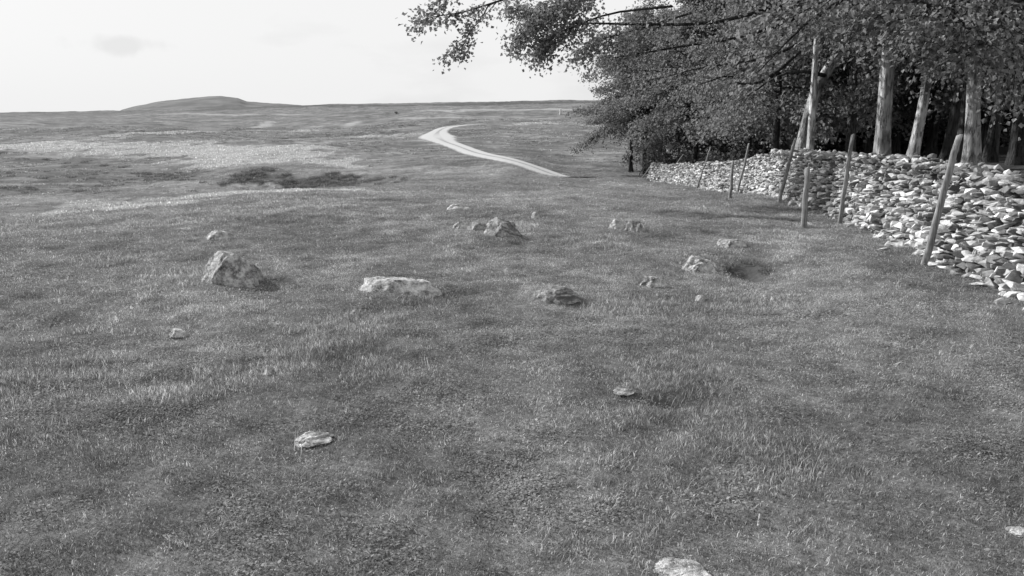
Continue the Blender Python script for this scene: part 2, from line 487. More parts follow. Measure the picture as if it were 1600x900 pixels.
HOLLOWS.append((*ground_px(770, 366)[:2], 1.0, 0.7, -0.09))
FOOT = []         # stone footprints
ROCKS = []
def plan_rock(name, x0, x1, y0, y1, label, mat='rock', cat='rock', seed=1, depth=0.8, yaw=0.0, hollow=0.0, hs=1.0, **kw):
    """a stone that fills the image box x0..x1, y0..y1"""
    c = ground_px((x0 + x1) / 2, y1 - 0.25 * (y1 - y0))
    dist = math.hypot(c[1], CAM_Z - c[2])
    w = (x1 - x0) / F_PX * dist / 2
    dep = w * depth
    grz = (CAM_Z - c[2]) / dist
    hgt = hs * max(0.045, 0.80 * ((y1 - y0) / F_PX * dist - dep * 0.9 * grz) / math.sqrt(1 - grz * grz))
    ROCKS.append((name, c, w, dep, hgt, label, mat, cat, seed, yaw, kw))
    FOOT.append((c[0], c[1], w, dep))
    if w > .17: HOLLOWS.append((c[0], c[1], w * 1.7, max(dep, .15) * 1.9, -0.035))
    if hollow: HOLLOWS.append((c[0] + w * 1.0, c[1] - dep * 0.7, w * 0.8, dep * 0.8, hollow))

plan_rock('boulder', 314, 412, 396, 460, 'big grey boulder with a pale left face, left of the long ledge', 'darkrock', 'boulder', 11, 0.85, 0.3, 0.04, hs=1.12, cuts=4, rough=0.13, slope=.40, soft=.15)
plan_rock('rock', 314, 372, 359, 384, 'pale low rock just behind the big grey boulder', 'rock', 'rock', 12, 0.8, 0.2, cuts=8)
plan_rock('rock', 697, 737, 319, 333, 'smooth pale stone behind the mossy rock cluster', 'pale', 'rock', 13, 0.8, cuts=4)
plan_rock('rock', 707, 735, 344, 360, 'small pale stone at left end of the rock cluster', 'rock', 'rock', 14, 0.9, hs=.8)
plan_rock('rock', 730, 766, 345, 366, 'middle stone of the cluster, squat and grey between two others', 'rockmoss', 'rock', 15, 0.9, hs=.85)
plan_rock('rock', 752, 818, 340, 378, 'dark jagged rock at right end of the cluster, largest there', 'rockmoss', 'rock', 16, 0.8, 0.2, 0.06, rough=0.3, cuts=9)
plan_rock('rock', 950, 978, 343, 362, 'pale angular stone right of the cluster touching a dark rock', 'pale', 'rock', 17, 0.8, rough=0.25)
plan_rock('rock', 974, 1014, 346, 370, 'dark pointed rock leaning against a pale angular stone', 'rockmoss', 'rock', 18, 0.8, 0.3, 0.05, rough=0.3, cuts=9)
plan_rock('rock', 1114, 1168, 374, 390, 'low flat grey rock farthest right among the pasture rocks', 'rock', 'rock', 19, 0.7, 0.1, flat=0.3)
plan_rock('rock', 1060, 1122, 399, 432, 'rough rock beside a dark hollow, pale on its left', 'rock', 'rock', 20, 0.8, 0.2, 0.07, rough=0.3, cuts=9)
plan_rock('rock', 992, 1050, 430, 457, 'squat speckled rock in front of the dark hollow', 'rock', 'rock', 21, 0.8, 0.1, rough=0.28, cuts=8)
plan_rock('rock', 830, 906, 446, 476, 'low dark striped rock in grass right of the long ledge', 'rockmoss', 'rock', 22, 0.9, 0.0, 0.03, flat=0.3)
plan_rock('rock_ledge', 552, 692, 433, 466, 'long flat rock ledge half sunk in the turf', 'rock', 'rock', 23, 0.42, -0.12, 0.05, flat=0.45, rough=0.2, cuts=9)
plan_rock('rock', 452, 522, 667, 697, 'pale flat stone lying alone in the lower left grass', 'rock', 'rock', 24, 0.8, 0.1, hs=.5, flat=0.5, rough=0.3)
plan_rock('stone', 264, 296, 514, 529, 'small pale stone below and left of the big grey boulder', 'pale', 'stone', 25, 0.8)
plan_rock('stone', 958, 992, 600, 619, 'small grey stone in the open grass below the squat speckled rock', 'darkrock', 'stone', 26, 0.9, hs=.4)
plan_rock('stone', 1084, 1106, 464, 473, 'flat white pebble below the dark hollow', 'pale', 'stone', 27, 0.6)
plan_rock('stone', 1574, 1612, 813, 842, 'pale stone cut by the right edge of the photo', 'rock', 'stone', 28, 0.8, hs=.32, flat=0.3)
plan_rock('stone', 1020, 1106, 862, 908, 'cracked pale slab cut by the bottom edge of the photo', 'rock', 'stone', 29, 0.9, hs=.24, flat=0.6, rough=0.25)
plan_rock('stone', 830, 846, 332, 344, 'tiny pale stone between the cluster and the dark pointed rock', 'pale', 'stone', 30, 0.8)
plan_rock('stone', 1182, 1192, 816, 824, 'tiny white pebble in the right foreground grass', 'pale', 'stone', 31, 0.8)
plan_rock('stone', 412, 430, 577, 587, 'tiny pale stone left of centre above the foreground flat stone', 'pale', 'stone', 32, 0.8)
HOLLOWS.append((*ground_px(1165, 425)[:2], 0.30, 0.45, 0.22))
HOLLOWS.append((*ground_px(1045, 629)[:2], 0.16, 0.12, 0.09))

# ------------------------------------------------------------------ the ground sheet
ang_in = np.radians(np.arange(-50, 50.001, 0.15))
ang_out = np.radians(np.arange(52.5, 308, 2.5))
ANG = np.concatenate([ang_in, ang_out]); NA = len(ANG)
RAD = np.exp(np.arange(math.log(0.6), math.log(6000), 0.0135)); NR = len(RAD)
AA, RR = np.meshgrid(ANG, RAD)
GX, GY = RR * np.sin(AA), RR * np.cos(AA)
GZ = height(GX, GY)

def line_mask(pts, width, seed):
    """soft mask round a ground polyline given by image points"""
    P = np.array([ground_px(*p)[:2] for p in pts])
    return P

def poly_dist(P, x, y):
    best = np.full(x.shape, 1e9)
    for (ax, ay), (bx, by) in zip(P[:-1], P[1:]):
        dx, dy = bx - ax, by - ay
        t = np.clip(((x - ax) * dx + (y - ay) * dy) / (dx * dx + dy * dy + 1e-9), 0, 1)
        best = np.minimum(best, np.hypot(x - ax - t * dx, y - ay - t * dy))
    return best
def turf_masks(GX, GY):
    RR = np.hypot(GX, GY)
    pale = np.zeros(GX.shape); heath = np.zeros(GX.shape)
    brk = fbm(GX / 1.6, GY / 2.6, 71, 3) + 0.55 * fbm(GX / 0.4, GY / 0.7, 75, 3)
    for pts, w, s in [([(10, 228), (120, 228), (240, 230), (350, 236), (420, 243)], 7.0, .85), ([(130, 322), (240, 312), (330, 306)], 1.4, .55), ([(110, 334), (190, 326), (270, 319)], 1.0, .9), ([(400, 301), (470, 299), (545, 298)], .9, .9),
                      ([(455, 251), (510, 254), (560, 262)], .9, .7), ([(330, 262), (390, 255)], .8, .6), ([(180, 212), (300, 206), (420, 190)], 2.5, .55),
                      ([(470, 205), (560, 190)], 2.0, .6), ([(200, 180), (330, 179), (470, 179)], 8.0, .5), ([(640, 184), (740, 183), (860, 186)], 3.0, .5),
                      ([(820, 194), (940, 196), (1010, 205)], 2.0, .55), ([(690, 172), (880, 171)], 10., .55), ([(540, 215), (640, 212)], 1.6, .4)]:
        P_ = line_mask(pts, w, 0)
        d = poly_dist(P_, GX, GY)
        pale = np.maximum(pale, s * (1 - smooth(0.3 * w, 1.1 * w, d + brk * w * 0.7)))
    for pts, w, s in [([(395, 274), (450, 281), (540, 289)], 2.2, 1.), ([(40, 248), (110, 252), (190, 262)], 1.6, .5), ([(60, 290), (160, 288), (240, 282)], 2.0, .42),  # first entry paints the shade of the bank face, over its dark vegetation
                      ([(590, 282), (630, 284)], 1.0, .5), ([(10, 300), (120, 300)], 1.6, .55), ([(0, 270), (90, 275), (200, 285)], 3.5, .45), ([(0, 240), (60, 238)], 3., .5), ([(240, 272), (330, 282)], 1.2, .6), ([(880, 209), (990, 213)], 4.0, .35), ([(260, 278), (300, 280)], .8, .5), ([(180, 207), (330, 203), (520, 199), (620, 198)], 5., .45), ([(430, 216), (560, 209), (640, 207)], 3., .45), ([(0, 205), (120, 204)], 6., .4), ([(500, 166), (700, 163.2), (890, 161.2)], 90., .75), ([(740, 225), (830, 222), (900, 226)], 3., .35), ([(390, 183), (560, 177)], 8., .4)]:  # the entry below the wood's left corner paints the shadow beneath the trees
        P_ = line_mask(pts, w, 0)
        d = poly_dist(P_, GX, GY)
        heath = np.maximum(heath, s * (1 - smooth(0.55 * w, 1.05 * w, d + brk * w * 0.9)))
    heath = np.maximum(heath, 0.75 * smooth(0.25, 0.6, fbm(GX / 9 + 3, GY / 16, 81, 4)) * smooth(30, 60, RR) * (1 - smooth(200, 400, RR)) * 0.6)
    heath = np.maximum(heath, 0.7 * smooth(350, 900, RR) * smooth(-0.05, 0.35, fbm(GX / 120, GY / 300, 83, 3)))
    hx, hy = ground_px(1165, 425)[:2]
    heath = np.maximum(heath, 0.95 * np.exp(-((GX - hx) / 0.40) ** 2 - ((GY - hy) / 0.45) ** 2))  # shade inside the hole painted dark, along with its darker vegetation
    for px_, py_, ax_, ay_, am_ in ((1040, 629, .22, .14, .7), (800, 380, .55, .3, .5), (425, 458, .3, .2, .5), (700, 474, .35, .2, .5), (1020, 367, .3, .4, .5)):  # after the first, shadows cast by the stones, painted onto the turf
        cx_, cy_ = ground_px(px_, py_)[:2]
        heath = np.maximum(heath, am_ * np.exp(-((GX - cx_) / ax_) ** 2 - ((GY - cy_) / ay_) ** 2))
    return pale, heath
far = smooth(22, 50, RR)
pale, heath = turf_masks(GX, GY)
off, bey = wall_offset(GX, GY)
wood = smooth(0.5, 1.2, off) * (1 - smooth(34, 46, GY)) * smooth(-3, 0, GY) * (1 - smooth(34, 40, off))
idx = np.arange(NR * NA).reshape(NR, NA)
q = np.stack([idx[:-1, :], np.roll(idx[:-1, :], -1, 1), np.roll(idx[1:, :], -1, 1), idx[1:, :]], -1).reshape(-1, 4)
V = np.stack([GX, GY, GZ], -1).reshape(-1, 3)
cen = len(V)
V = np.vstack([V, [[0, 0, float(height(np.array([0.01]), np.array([0.01]))[0])]]])
tri = np.stack([np.roll(idx[0], -1), idx[0], np.full(NA, cen)], -1)
z1 = lambda a: np.append(a.ravel(), 0.0)
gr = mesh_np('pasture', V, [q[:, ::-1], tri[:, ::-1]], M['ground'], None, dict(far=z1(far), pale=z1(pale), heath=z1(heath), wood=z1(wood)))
gr.data.flip_normals() if gr.data.polygons[10].normal.z < 0 else None
props(gr, kind='structure')

# far hill beyond the moor
hk = NT('hill_heath')
hv = hk.lerp(hk.rng(hk.noise(hk.pos(0.02, 0.03, 0.1), 1.0, 5, 0.6), 0.35, 0.65), 0.105, 0.155)
M['hill'] = hk.principled(hv, 1.0, None, spec=0.05)
nx, ny = 120, 40
hu, hvv = np.meshgrid(np.linspace(0, 1, nx), np.linspace(0, 1, ny))
prof_px = [150, 190, 215, 250, 290, 320, 345, 372, 385, 420, 470, 520, 600, 700]
prof_py = [190, 172, 165, 158, 154, 151, 150.5, 153, 158, 161, 165, 170, 175, 182]
HY = 1900.0
hpx = 150 + hu * 550
hz = np.array([at(p, 0, HY)[2] for p in [0]])[0]
ridge = np.interp(hpx, prof_px, prof_py)
c_, s_ = math.cos(PITCH), math.sin(PITCH)
v_ = (450 - ridge) / F_PX
ztop = CAM_Z + HY * (-s_ + v_ * c_) / (c_ + v_ * s_)
hyw = HY + (hvv - 0.5) * 700
hxw = (hpx - 800) / F_PX * hyw / (c_ + v_ * s_)
zb = -25.0
hzw = zb + (ztop - zb) * np.sin(math.pi * np.clip(hvv, 0, 1)) ** 0.8 + 2.0 * fbm(hxw / 40, hyw / 50, 5, 3)
hi = np.arange(nx * ny).reshape(ny, nx)
hq = np.stack([hi[:-1, :-1], hi[:-1, 1:], hi[1:, 1:], hi[1:, :-1]], -1).reshape(-1, 4)
props(mesh_np('hill', np.stack([hxw, hyw, hzw], -1).reshape(-1, 3), hq, M['hill']), kind='structure')

# the track
NT_, NW = len(TRACK) * 6, 17
ts = pchip(np.arange(len(TRACK), dtype=float), TRACK, np.linspace(0, len(TRACK) - 1, NT_))
tan = np.gradient(ts, axis=0); tan /= np.linalg.norm(tan, axis=1)[:, None]
nor = np.stack([-tan[:, 1], tan[:, 0]], -1)
cu = np.linspace(-1, 1, NW)
bend = ground_px(684, 214)[:2]
nearb = np.exp(-((np.hypot(*(ts - bend).T)) / 7.0) ** 2)
halfw = 0.95 + 1.0 * nearb
tx = ts[:, None, 0] + nor[:, None, 0] * halfw[:, None] * cu[None]
ty = ts[:, None, 1] + nor[:, None, 1] * halfw[:, None] * cu[None]
tz = height(tx, ty) + 0.05 * (1 - np.abs(cu)[None] ** 6)
ti = np.arange(NT_ * NW).reshape(NT_, NW)
tq = np.stack([ti[:-1, :-1], ti[1:, :-1], ti[1:, 1:], ti[:-1, 1:]], -1).reshape(-1, 4)
props(mesh_np('track', np.stack([tx, ty, tz], -1).reshape(-1, 3), tq, M['track'], None,
              dict(across=np.broadcast_to(cu, tx.shape).ravel(), fade=np.broadcast_to(np.minimum(smooth(0, 22, np.arange(NT_)), 1 - smooth(NT_ - 60, NT_ - 1, np.arange(NT_)))[:, None], tx.shape).ravel(), worn=np.broadcast_to(0.85 * nearb[:, None], tx.shape).ravel())), kind='structure')

# ------------------------------------------------------------------ dry stone wall
def stone_templates(n, seed, pts):
    """angular broken slabs, about a unit box each"""
    rg = np.random.default_rng(seed); out = []
    for _ in range(n):
        P_ = rg.normal(size=(pts, 3)); pw = rg.uniform(5, 10)
        P_ = P_ / (np.abs(P_) ** pw).sum(1)[:, None] ** (1 / pw) * rg.uniform(.82, 1.0, (pts, 1))
        bm = bmesh.new()
        for c in P_: bm.verts.new(c)
        res = bmesh.ops.convex_hull(bm, input=list(bm.verts))
        bmesh.ops.delete(bm, geom=[g for g in res['geom_interior'] if isinstance(g, bmesh.types.BMVert)], context='VERTS')
        bmesh.ops.bevel(bm, geom=list(bm.edges), offset=0.03, segments=1, affect='EDGES')
        bmesh.ops.triangulate(bm, faces=list(bm.faces))
        bm.verts.ensure_lookup_table(); bm.verts.index_update()
        V = np.array([v.co[:] for v in bm.verts]); F_ = np.array([[v.index for v in f.verts] for f in bm.faces]); bm.free()
        out.append((V / (V.max(0) - V.min(0)), F_))
    return out
TEMPL, TEMPL_FAR = stone_templates(30, 5, 13), stone_templates(10, 6, 13)
def rot_xyz(a, b, c):
    return np.array(Matrix.Rotation(c, 3, 'Z') @ Matrix.Rotation(b, 3, 'Y') @ Matrix.Rotation(a, 3, 'X'))
wl_s = np.concatenate([[0], np.cumsum(np.hypot(*np.diff(WALL, axis=0).T))])
W_LEN = wl_s[-1]
def wall_pt(s):
    x = np.interp(s, wl_s, WALL[:, 0]); y = np.interp(s, wl_s, WALL[:, 1])
    e = 0.4
    dx = np.interp(s + e, wl_s, WALL[:, 0]) - np.interp(s - e, wl_s, WALL[:, 0]); dy = np.interp(s + e, wl_s, WALL[:, 1]) - np.interp(s - e, wl_s, WALL[:, 1])
    L = math.hypot(dx, dy)
    return x, y, dx / L, dy / L
def wall_h(s):
    y = np.interp(s, wl_s, WALL[:, 1])
    return float(np.interp(y, [0, 6, 8, 10.5, 14, 17, 22, 26, 35, 43], [.80, .84, .90, .97, .98, .98, .97, .93, .9, .8]) + 0.04 * vnoise(np.array([s * 1.3]), np.array([3.1]), 2)[0]
                 + 0.03 * vnoise(np.array([s * 4.1]), np.array([9.1]), 4)[0])
SV, SF, ST = [], [], []; s_n = 0
def put_stone(p, sx, sy, sz, yaw, tx_, ty_, tone, rg):
    global s_n
    tl = TEMPL if p[1] < 17 else TEMPL_FAR
    v, f = tl[rg.integers(len(tl))]
    R = rot_xyz(tx_, ty_, yaw)
    SV.append((v * [sx, sy, sz]) @ R.T + p); SF.append(f + s_n); ST.append(np.full(len(v), tone)); s_n += len(v)
rg = np.random.default_rng(21)
def tone_of(rg, topness, y):
    t = rg.choice([0.14, 0.25, 0.37, 0.49, 0.63], p=[0.17, 0.23, 0.25, 0.22, 0.13]) * rg.uniform(0.85, 1.15)
    if y < 13 and rg.random() < 0.55 * topness: t *= 0.45
    return t
BATTER = 0.26
z = 0.0; course = 0
while z < 1.0:
    ch = rg.uniform(0.042, 0.076) * (1.0 + 0.25 * (z < 0.2))
    s = rg.uniform(0, 0.1)
    while s < W_LEN:
        x, y, dx, dy = wall_pt(s)
        H = wall_h(s)
        w = min(0.24, max(0.045, rg.lognormal(math.log(0.086 if y < 17 else 0.105), 0.48)))
        zz = z * H
        if rg.random() > 0.05:
            lean = BATTER * z + rg.normal(0, 0.034) - 0.03
            nxn, nyn = dy, -dx                       # towards the wood
            px_, py_ = x + dx * w / 2 + nxn * (lean + 0.12), y + dy * w / 2 + nyn * (lean + 0.12)
            gz = float(height(np.array([x - nxn * .1]), np.array([y - nyn * .1]))[0])
            put_stone((px_, py_, gz + zz + ch * H / 2 + rg.normal(0, .008)), w * 1.04, rg.uniform(0.13, 0.19), ch * H * rg.uniform(0.95, 1.25),
                      math.atan2(dy, dx) + rg.normal(0, 0.16), rg.normal(0.05, 0.12), rg.normal(0, 0.11), tone_of(rg, smooth(.6, .95, z), y), rg)
        s += w * rg.uniform(0.92, 1.02)
    z += ch
s = 0.0
while s < W_LEN:                                     # cope and tumbled top
    x, y, dx, dy = wall_pt(s); H = wall_h(s)
    nxn, nyn = dy, -dx
    gz = float(height(np.array([x]), np.array([y]))[0])
    for lay in range(4):
        w = rg.uniform(0.07, 0.16)
        l = BATTER + 0.0 + lay * 0.15 + rg.normal(0, 0.05)
        put_stone((x + nxn * l, y + nyn * l, gz + H - 0.005 + rg.normal(0.0, 0.026)), w, rg.uniform(.08, .18), rg.uniform(.045, .09), rg.uniform(0, 6.3), rg.normal(0, .18), rg.normal(0, .18),
                  tone_of(rg, 1.0, y), rg)
    s += rg.uniform(0.08, 0.14)
s = 0.0
while s < W_LEN:                                     # fallen stones along the foot
    x, y, dx, dy = wall_pt(s)
    nxn, nyn = dy, -dx
    spread = 0.11 if y < 9 else 0.09
    l = -abs(rg.normal(0, spread)) + 0.08
    gx, gy = x + nxn * l, y + nyn * l
    sz = rg.uniform(.04, .10)
    put_stone((gx, gy, float(height(np.array([gx]), np.array([gy]))[0]) + sz * .2), rg.uniform(.07, .2), rg.uniform(.07, .16), sz, rg.uniform(0, 6.3), rg.normal(0, .25), rg.normal(0, .25), tone_of(rg, 0, y), rg)
    s += rg.uniform(0.05, 0.17)
wall_root = empty('dry_stone_wall', (*WALL[7], float(height(WALL[7:8, 0], WALL[7:8, 1])[0])))
props(wall_root, 'long pale dry stone wall curving away along the edge of the wood', 'stone wall')
rl = np.array(wall_root.location)
mesh_np('stonework', np.vstack(SV) - rl, np.vstack(SF), M['wall'], wall_root, dict(tone=np.concatenate(ST)), shade=False)
CV = []
cs = np.linspace(0, W_LEN, 160)
for s in cs:                                         # dark packed core behind the face stones
    x, y, dx, dy = wall_pt(s); H = wall_h(s); nxn, nyn = dy, -dx
    gz = float(height(np.array([x]), np.array([y]))[0])
    for l, zz in ((0.10, -0.2), (0.10 + BATTER * .95, H - .05), (1.0, H - .05), (1.25, -0.2)):
        CV.append((x + nxn * l, y + nyn * l, gz + zz))
ci = np.arange(len(cs) * 4).reshape(-1, 4)
cf = np.concatenate([np.stack([ci[:-1, a], ci[1:, a], ci[1:, b], ci[:-1, b]], -1) for a, b in ((0, 1), (1, 2), (2, 3))])
mesh_np('core', np.array(CV) - rl, cf, M['earth'], wall_root, shade=False)

# ------------------------------------------------------------------ fence stakes
def tube(pts, radii, n=8, wob=0.0, rg=None, cap=True, lobes=None):
    pts = np.asarray(pts, float); k = len(pts)
    tg = np.gradient(pts, axis=0); tg /= np.linalg.norm(tg, axis=1)[:, None] + 1e-9
    ref = np.array([0, 0, 1.0]) if abs(tg[:, 2]).mean() < 0.8 else np.array([1.0, 0.1, 0])
    u = np.cross(tg, ref); u /= np.linalg.norm(u, axis=1)[:, None]
    v = np.cross(tg, u)
    th = np.linspace(0, 2 * math.pi, n, endpoint=False)
    rr = np.asarray(radii, float)[:, None] * np.ones(n)
    if wob: rr = rr * (1 + wob * rg.normal(size=(1, n)) + 0.4 * wob * rg.normal(size=(k, n)))
    if lobes is not None: rr = rr * (1 + lobes[:, None] * (np.cos(5 * th + 0.7) + 0.5 * np.cos(3 * th + 2.1))[None])
    Vv = pts[:, None] + u[:, None] * (np.cos(th) * rr)[..., None] + v[:, None] * (np.sin(th) * rr)[..., None]
    ii = np.arange(k * n).reshape(k, n)
    Q = np.stack([ii[:-1], np.roll(ii[:-1], -1, 1), np.roll(ii[1:], -1, 1), ii[1:]], -1).reshape(-1, 4)
    Vv = Vv.reshape(-1, 3)
    if cap:
        Vv = np.vstack([Vv, pts[-1] + tg[-1] * radii[-1] * 0.25])
        e = ii[-1]
        capf = np.stack([e, np.roll(e, -1), np.full(n, len(Vv) - 1), np.full(n, len(Vv) - 1)], -1)
        Q = np.vstack([Q, capf])
    return Vv, Q

def tri_safe(Q):
    m = Q[:, 2] == Q[:, 3]
    return [Q[~m], Q[m][:, :3]] if m.any() else [Q]

STAKES = [  # base px, base py, top px, top py, radius, label
    (1443, 414, 1500, 211, .039, 'tall thick stake leaning right, nearest the camera along the wall'),
    (1312, 351, 1332, 210, .036, 'tall slim stake, second nearest along the wall, leaning slightly right'),
    (1256, 357, 1262, 262, .040, 'short upright stake standing in grass before the wall, thicker of two short ones'),
    (1217, 316, 1243, 216, .034, 'tall leaning stake just left of the pale slim tree trunk'),
    (1152, 302, 1171, 224, .034, 'leaning stake right beside the farther short stake'),
    (1141, 312, 1145, 252, .036, 'short dark upright stake, farther of two short ones'),
    (1099, 294, 1111, 230, .034, 'slim leaning stake left of the farther short stake'),
    (1058, 283, 1068, 241, .036, 'thin leaning stake near the far end of the wall'),
    (1021, 277, 1022, 253, .036, 'tiny upright stake before the far tip of the wall, right one of two'),
    (1006, 276, 1007, 256, .036, 'tiny upright stake at the far tip of the wall, left one of two'),
]
for i, (bx, by, tx_, ty_, rad, lab) in enumerate(STAKES):
    b = ground_px(bx, by)
    woff = float(wall_offset(b[0], b[1])[0])
    if woff > -0.09:                                  # keep the foot on the pasture side of the wall
        b[0] -= woff + 0.09; b[2] = float(height(b[0:1], b[1:2])[0])
    t = at(tx_, ty_, b[1])
    rg = np.random.default_rng(50 + i)
    d = t - b
    pts = [b - d * 0.12 + d * 1.12 * f + np.array([*rg.normal(0, 0.006, 2), 0]) for f in np.linspace(0, 1, 9)]
    Vv, Q = tube(pts, rad * np.linspace(1.05, 0.86, 9), 9, 0.06, rg)
    Vv[-10:-1, 2] += (Vv[-10:-1, 0] - pts[-1][0]) * 0.5
    o = mesh_np('fence_stake', Vv - b, tri_safe(Q), M['post']); o.location = b
    props(o, lab, 'fence stake', 'wooden stakes along the wall')

# ------------------------------------------------------------------ rocks
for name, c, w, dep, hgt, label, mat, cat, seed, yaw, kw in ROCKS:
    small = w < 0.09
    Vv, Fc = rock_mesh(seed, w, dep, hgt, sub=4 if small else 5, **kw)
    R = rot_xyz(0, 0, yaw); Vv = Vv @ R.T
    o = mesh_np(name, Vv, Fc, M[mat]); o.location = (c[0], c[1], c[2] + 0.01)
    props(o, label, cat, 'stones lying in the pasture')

# ------------------------------------------------------------------ trees
class Geo:
    def __init__(self): self.V, self.F, self.n = [], [], 0
    def add(self, V, Q): self.V.append(V); self.F.append(Q + self.n); self.n += len(V)
    def obj(self, name, mat, parent, shade=True):
        return mesh_np(name, np.vstack(self.V), tri_safe(np.vstack(self.F)), mat, parent, shade=shade)

class Leaves:
    """pointed leaves in loose sprays, gathered into one crown"""
    def __init__(self): self.c, self.s, self.d = [], [], []
    def spray(self, p, d, n, spread, size, rg):
        q = rg.normal(size=(n, 3)) * np.array([spread, spread, spread * 0.8])
        self.c.append(np.asarray(p) + q); self.s.append(size * rg.uniform(0.65, 1.25, n)); self.d.append(np.tile(d, (n, 1)))
    def obj(self, name, mat, parent, rg):
        C = np.vstack(self.c); S = np.concatenate(self.s); D = np.vstack(self.d); n = len(C)
        ax = D * 0.7 + rg.normal(size=(n, 3)) * 0.6 + np.array([0, 0, -0.35]); ax /= np.linalg.norm(ax, axis=1)[:, None]
        up = np.array([0, 0, 1.0]) + rg.normal(size=(n, 3)) * 0.55
        sd = np.cross(ax, up); sd /= np.linalg.norm(sd, axis=1)[:, None]
        nn = np.cross(sd, ax)
        a = ax * S[:, None]; b = sd * (S * 0.46)[:, None]; f = nn * (S * 0.12)[:, None]
        V = np.stack([C - a * 0.5, C - a * 0.05 + b + f, C + a * 0.5 - f, C - a * 0.05 - b + f], 1).reshape(-1, 3)
        i0 = np.arange(n) * 4
        T = np.concatenate([np.stack([i0, i0 + 1, i0 + 2], -1), np.stack([i0, i0 + 2, i0 + 3], -1)])
        tone = np.repeat(rg.uniform(0.55, 1.5, n), 4)
        return mesh_np(name, V, T, mat, parent, dict(tone=tone), shade=False)

def limb_path(p0, az, up, L, droop, rg, n=7):
    pts = [np.array(p0, float)]; d = np.array([math.cos(az) * math.cos(up), math.sin(az) * math.cos(up), math.sin(up)])
    for i in range(n - 1):
        d = d + np.array([*rg.normal(0, 0.11, 2), rg.normal(0, 0.08) - droop / n]); d /= np.linalg.norm(d)
        pts.append(pts[-1] + d * L / (n - 1))
    return np.array(pts)

def dress_limb(gt, lv, pts, r0, rg, twigs, leaf_n, leaf_size, t0=0.25, twig_len=0.8, tube_n=6):
    k = len(pts)
    gt.add(*tube(pts, np.linspace(r0, max(0.006, r0 * 0.15), k), tube_n, cap=False))
    for j in range(twigs):
        t = t0 + (1 - t0) * (j + rg.random()) / twigs
        f = t * (k - 1); i = min(int(f), k - 2)
        p = pts[i] + (pts[i + 1] - pts[i]) * (f - i)
        dl = pts[i + 1] - pts[i]; dl = dl / np.linalg.norm(dl)
        sd = np.cross(dl, [0, 0, 1]); sd /= np.linalg.norm(sd) + 1e-6
        d = dl * rg.uniform(0.2, 0.9) + sd * rg.choice([-1, 1]) * rg.uniform(0.4, 1.0) + np.array([0, 0, rg.normal(-0.12, 0.3)])
        d /= np.linalg.norm(d)
        L = twig_len * rg.uniform(0.5, 1.2) * (1.15 - 0.5 * t)
        tp = [p + d * L * q + np.array([0, 0, -0.16 * L * q * q]) for q in (0, 0.5, 1)]
        gt.add(*tube(tp, [max(.005, r0 * .2), .006, .003], 4, cap=False))
        for q in (0.35, 0.7, 1.0):
            lv.spray(p + d * L * q + np.array([0, 0, -0.16 * L * q * q - .02]), d, leaf_n, 0.16 * L / 0.8 + 0.06, leaf_size, rg)

def make_tree(name, base, H, r0, lean, zmin, Lmax, n_limbs, twigs, leaf_n, leaf_size, seed, bark, leaf, label, extra=(), droop=0.7, az_rng=None, trunk_pts=None, flare=1.5, group='trees of the wood behind the wall', top_r=0.25):
    rg = np.random.default_rng(seed)
    base = np.array(base, float)
    root = empty(name, base); props(root, label, 'tree', group)
    k = 12
    zz = np.linspace(-0.3, H, k)
    if trunk_pts is None:
        wob = np.cumsum(rg.normal(0, 0.03, (k, 2)), axis=0)
        tp = np.stack([lean[0] * zz + wob[:, 0], lean[1] * zz + wob[:, 1], zz], -1)
    else:
        tp = np.array(trunk_pts)
        tp = pchip(tp[:, 2], tp, np.linspace(-0.3, H, k)) if tp[-1, 2] >= H else pchip(np.append(tp[:, 2], H), np.vstack([tp, tp[-1] + (tp[-1] - tp[-2]) / (tp[-1, 2] - tp[-2, 2]) * (H - tp[-1, 2])]), np.linspace(-0.3, H, k))
        zz = np.linspace(-0.3, H, k)
    # dense rings near the base give the root flare
    zf = np.concatenate([[-0.3, 0.0, 0.15, 0.35, 0.65, 1.0], np.linspace(1.5, H, 14)])
    tf = pchip(zz, tp, zf)
    rad = r0 * (1 - (1 - top_r) * np.clip(zf / H, 0, 1)) * (1 + (flare - 1) * np.exp(-np.maximum(zf, 0) / 0.28))
    gtr = Geo(); gtr.add(*tube(tf, rad, 30, 0.015, rg, lobes=0.03 + 0.09 * np.exp(-np.maximum(zf, 0) / 0.5) * min(1.0, flare - 1))); gtr.obj('trunk', M[bark], root)
    gb, lv = Geo(), Leaves()
    az = rg.uniform(0, 6.28)
    for i in range(n_limbs):
        az += 2.4 + rg.normal(0, 0.3)
        a = az if az_rng is None else az_rng[0] + (az_rng[1] - az_rng[0]) * rg.random()
        f = (i + rg.random() * 0.8) / n_limbs
        z0 = zmin + (H * 0.97 - zmin) * f
        p0 = pchip(zz, tp, np.array([z0]))[0]
        L = Lmax * (1 - 0.65 * f ** 1.4) * rg.uniform(0.75, 1.15)
        pts = limb_path(p0, a, 0.28 + 0.55 * f + rg.normal(0, .3), L, droop * (1.1 - f) + .1, rg)
        dress_limb(gb, lv, pts, r0 * 0.28 * (1 - 0.5 * f) + 0.012, rg, twigs, leaf_n, leaf_size)
    for e in extra:
        pts = np.array(e['pts']) - base
        pts = pchip(np.linspace(0, 1, len(pts)), pts, np.linspace(0, 1, 10))
        dress_limb(gb, lv, pts, e['r'], rg, e.get('twigs', 10), e.get('leaf_n', leaf_n), e.get('leaf', leaf_size), e.get('t0', .25), e.get('tw', .8))
    gb.obj('branches', M['darkbark'], root)
    lv.obj('crown', M[leaf], root, rg)
    return root

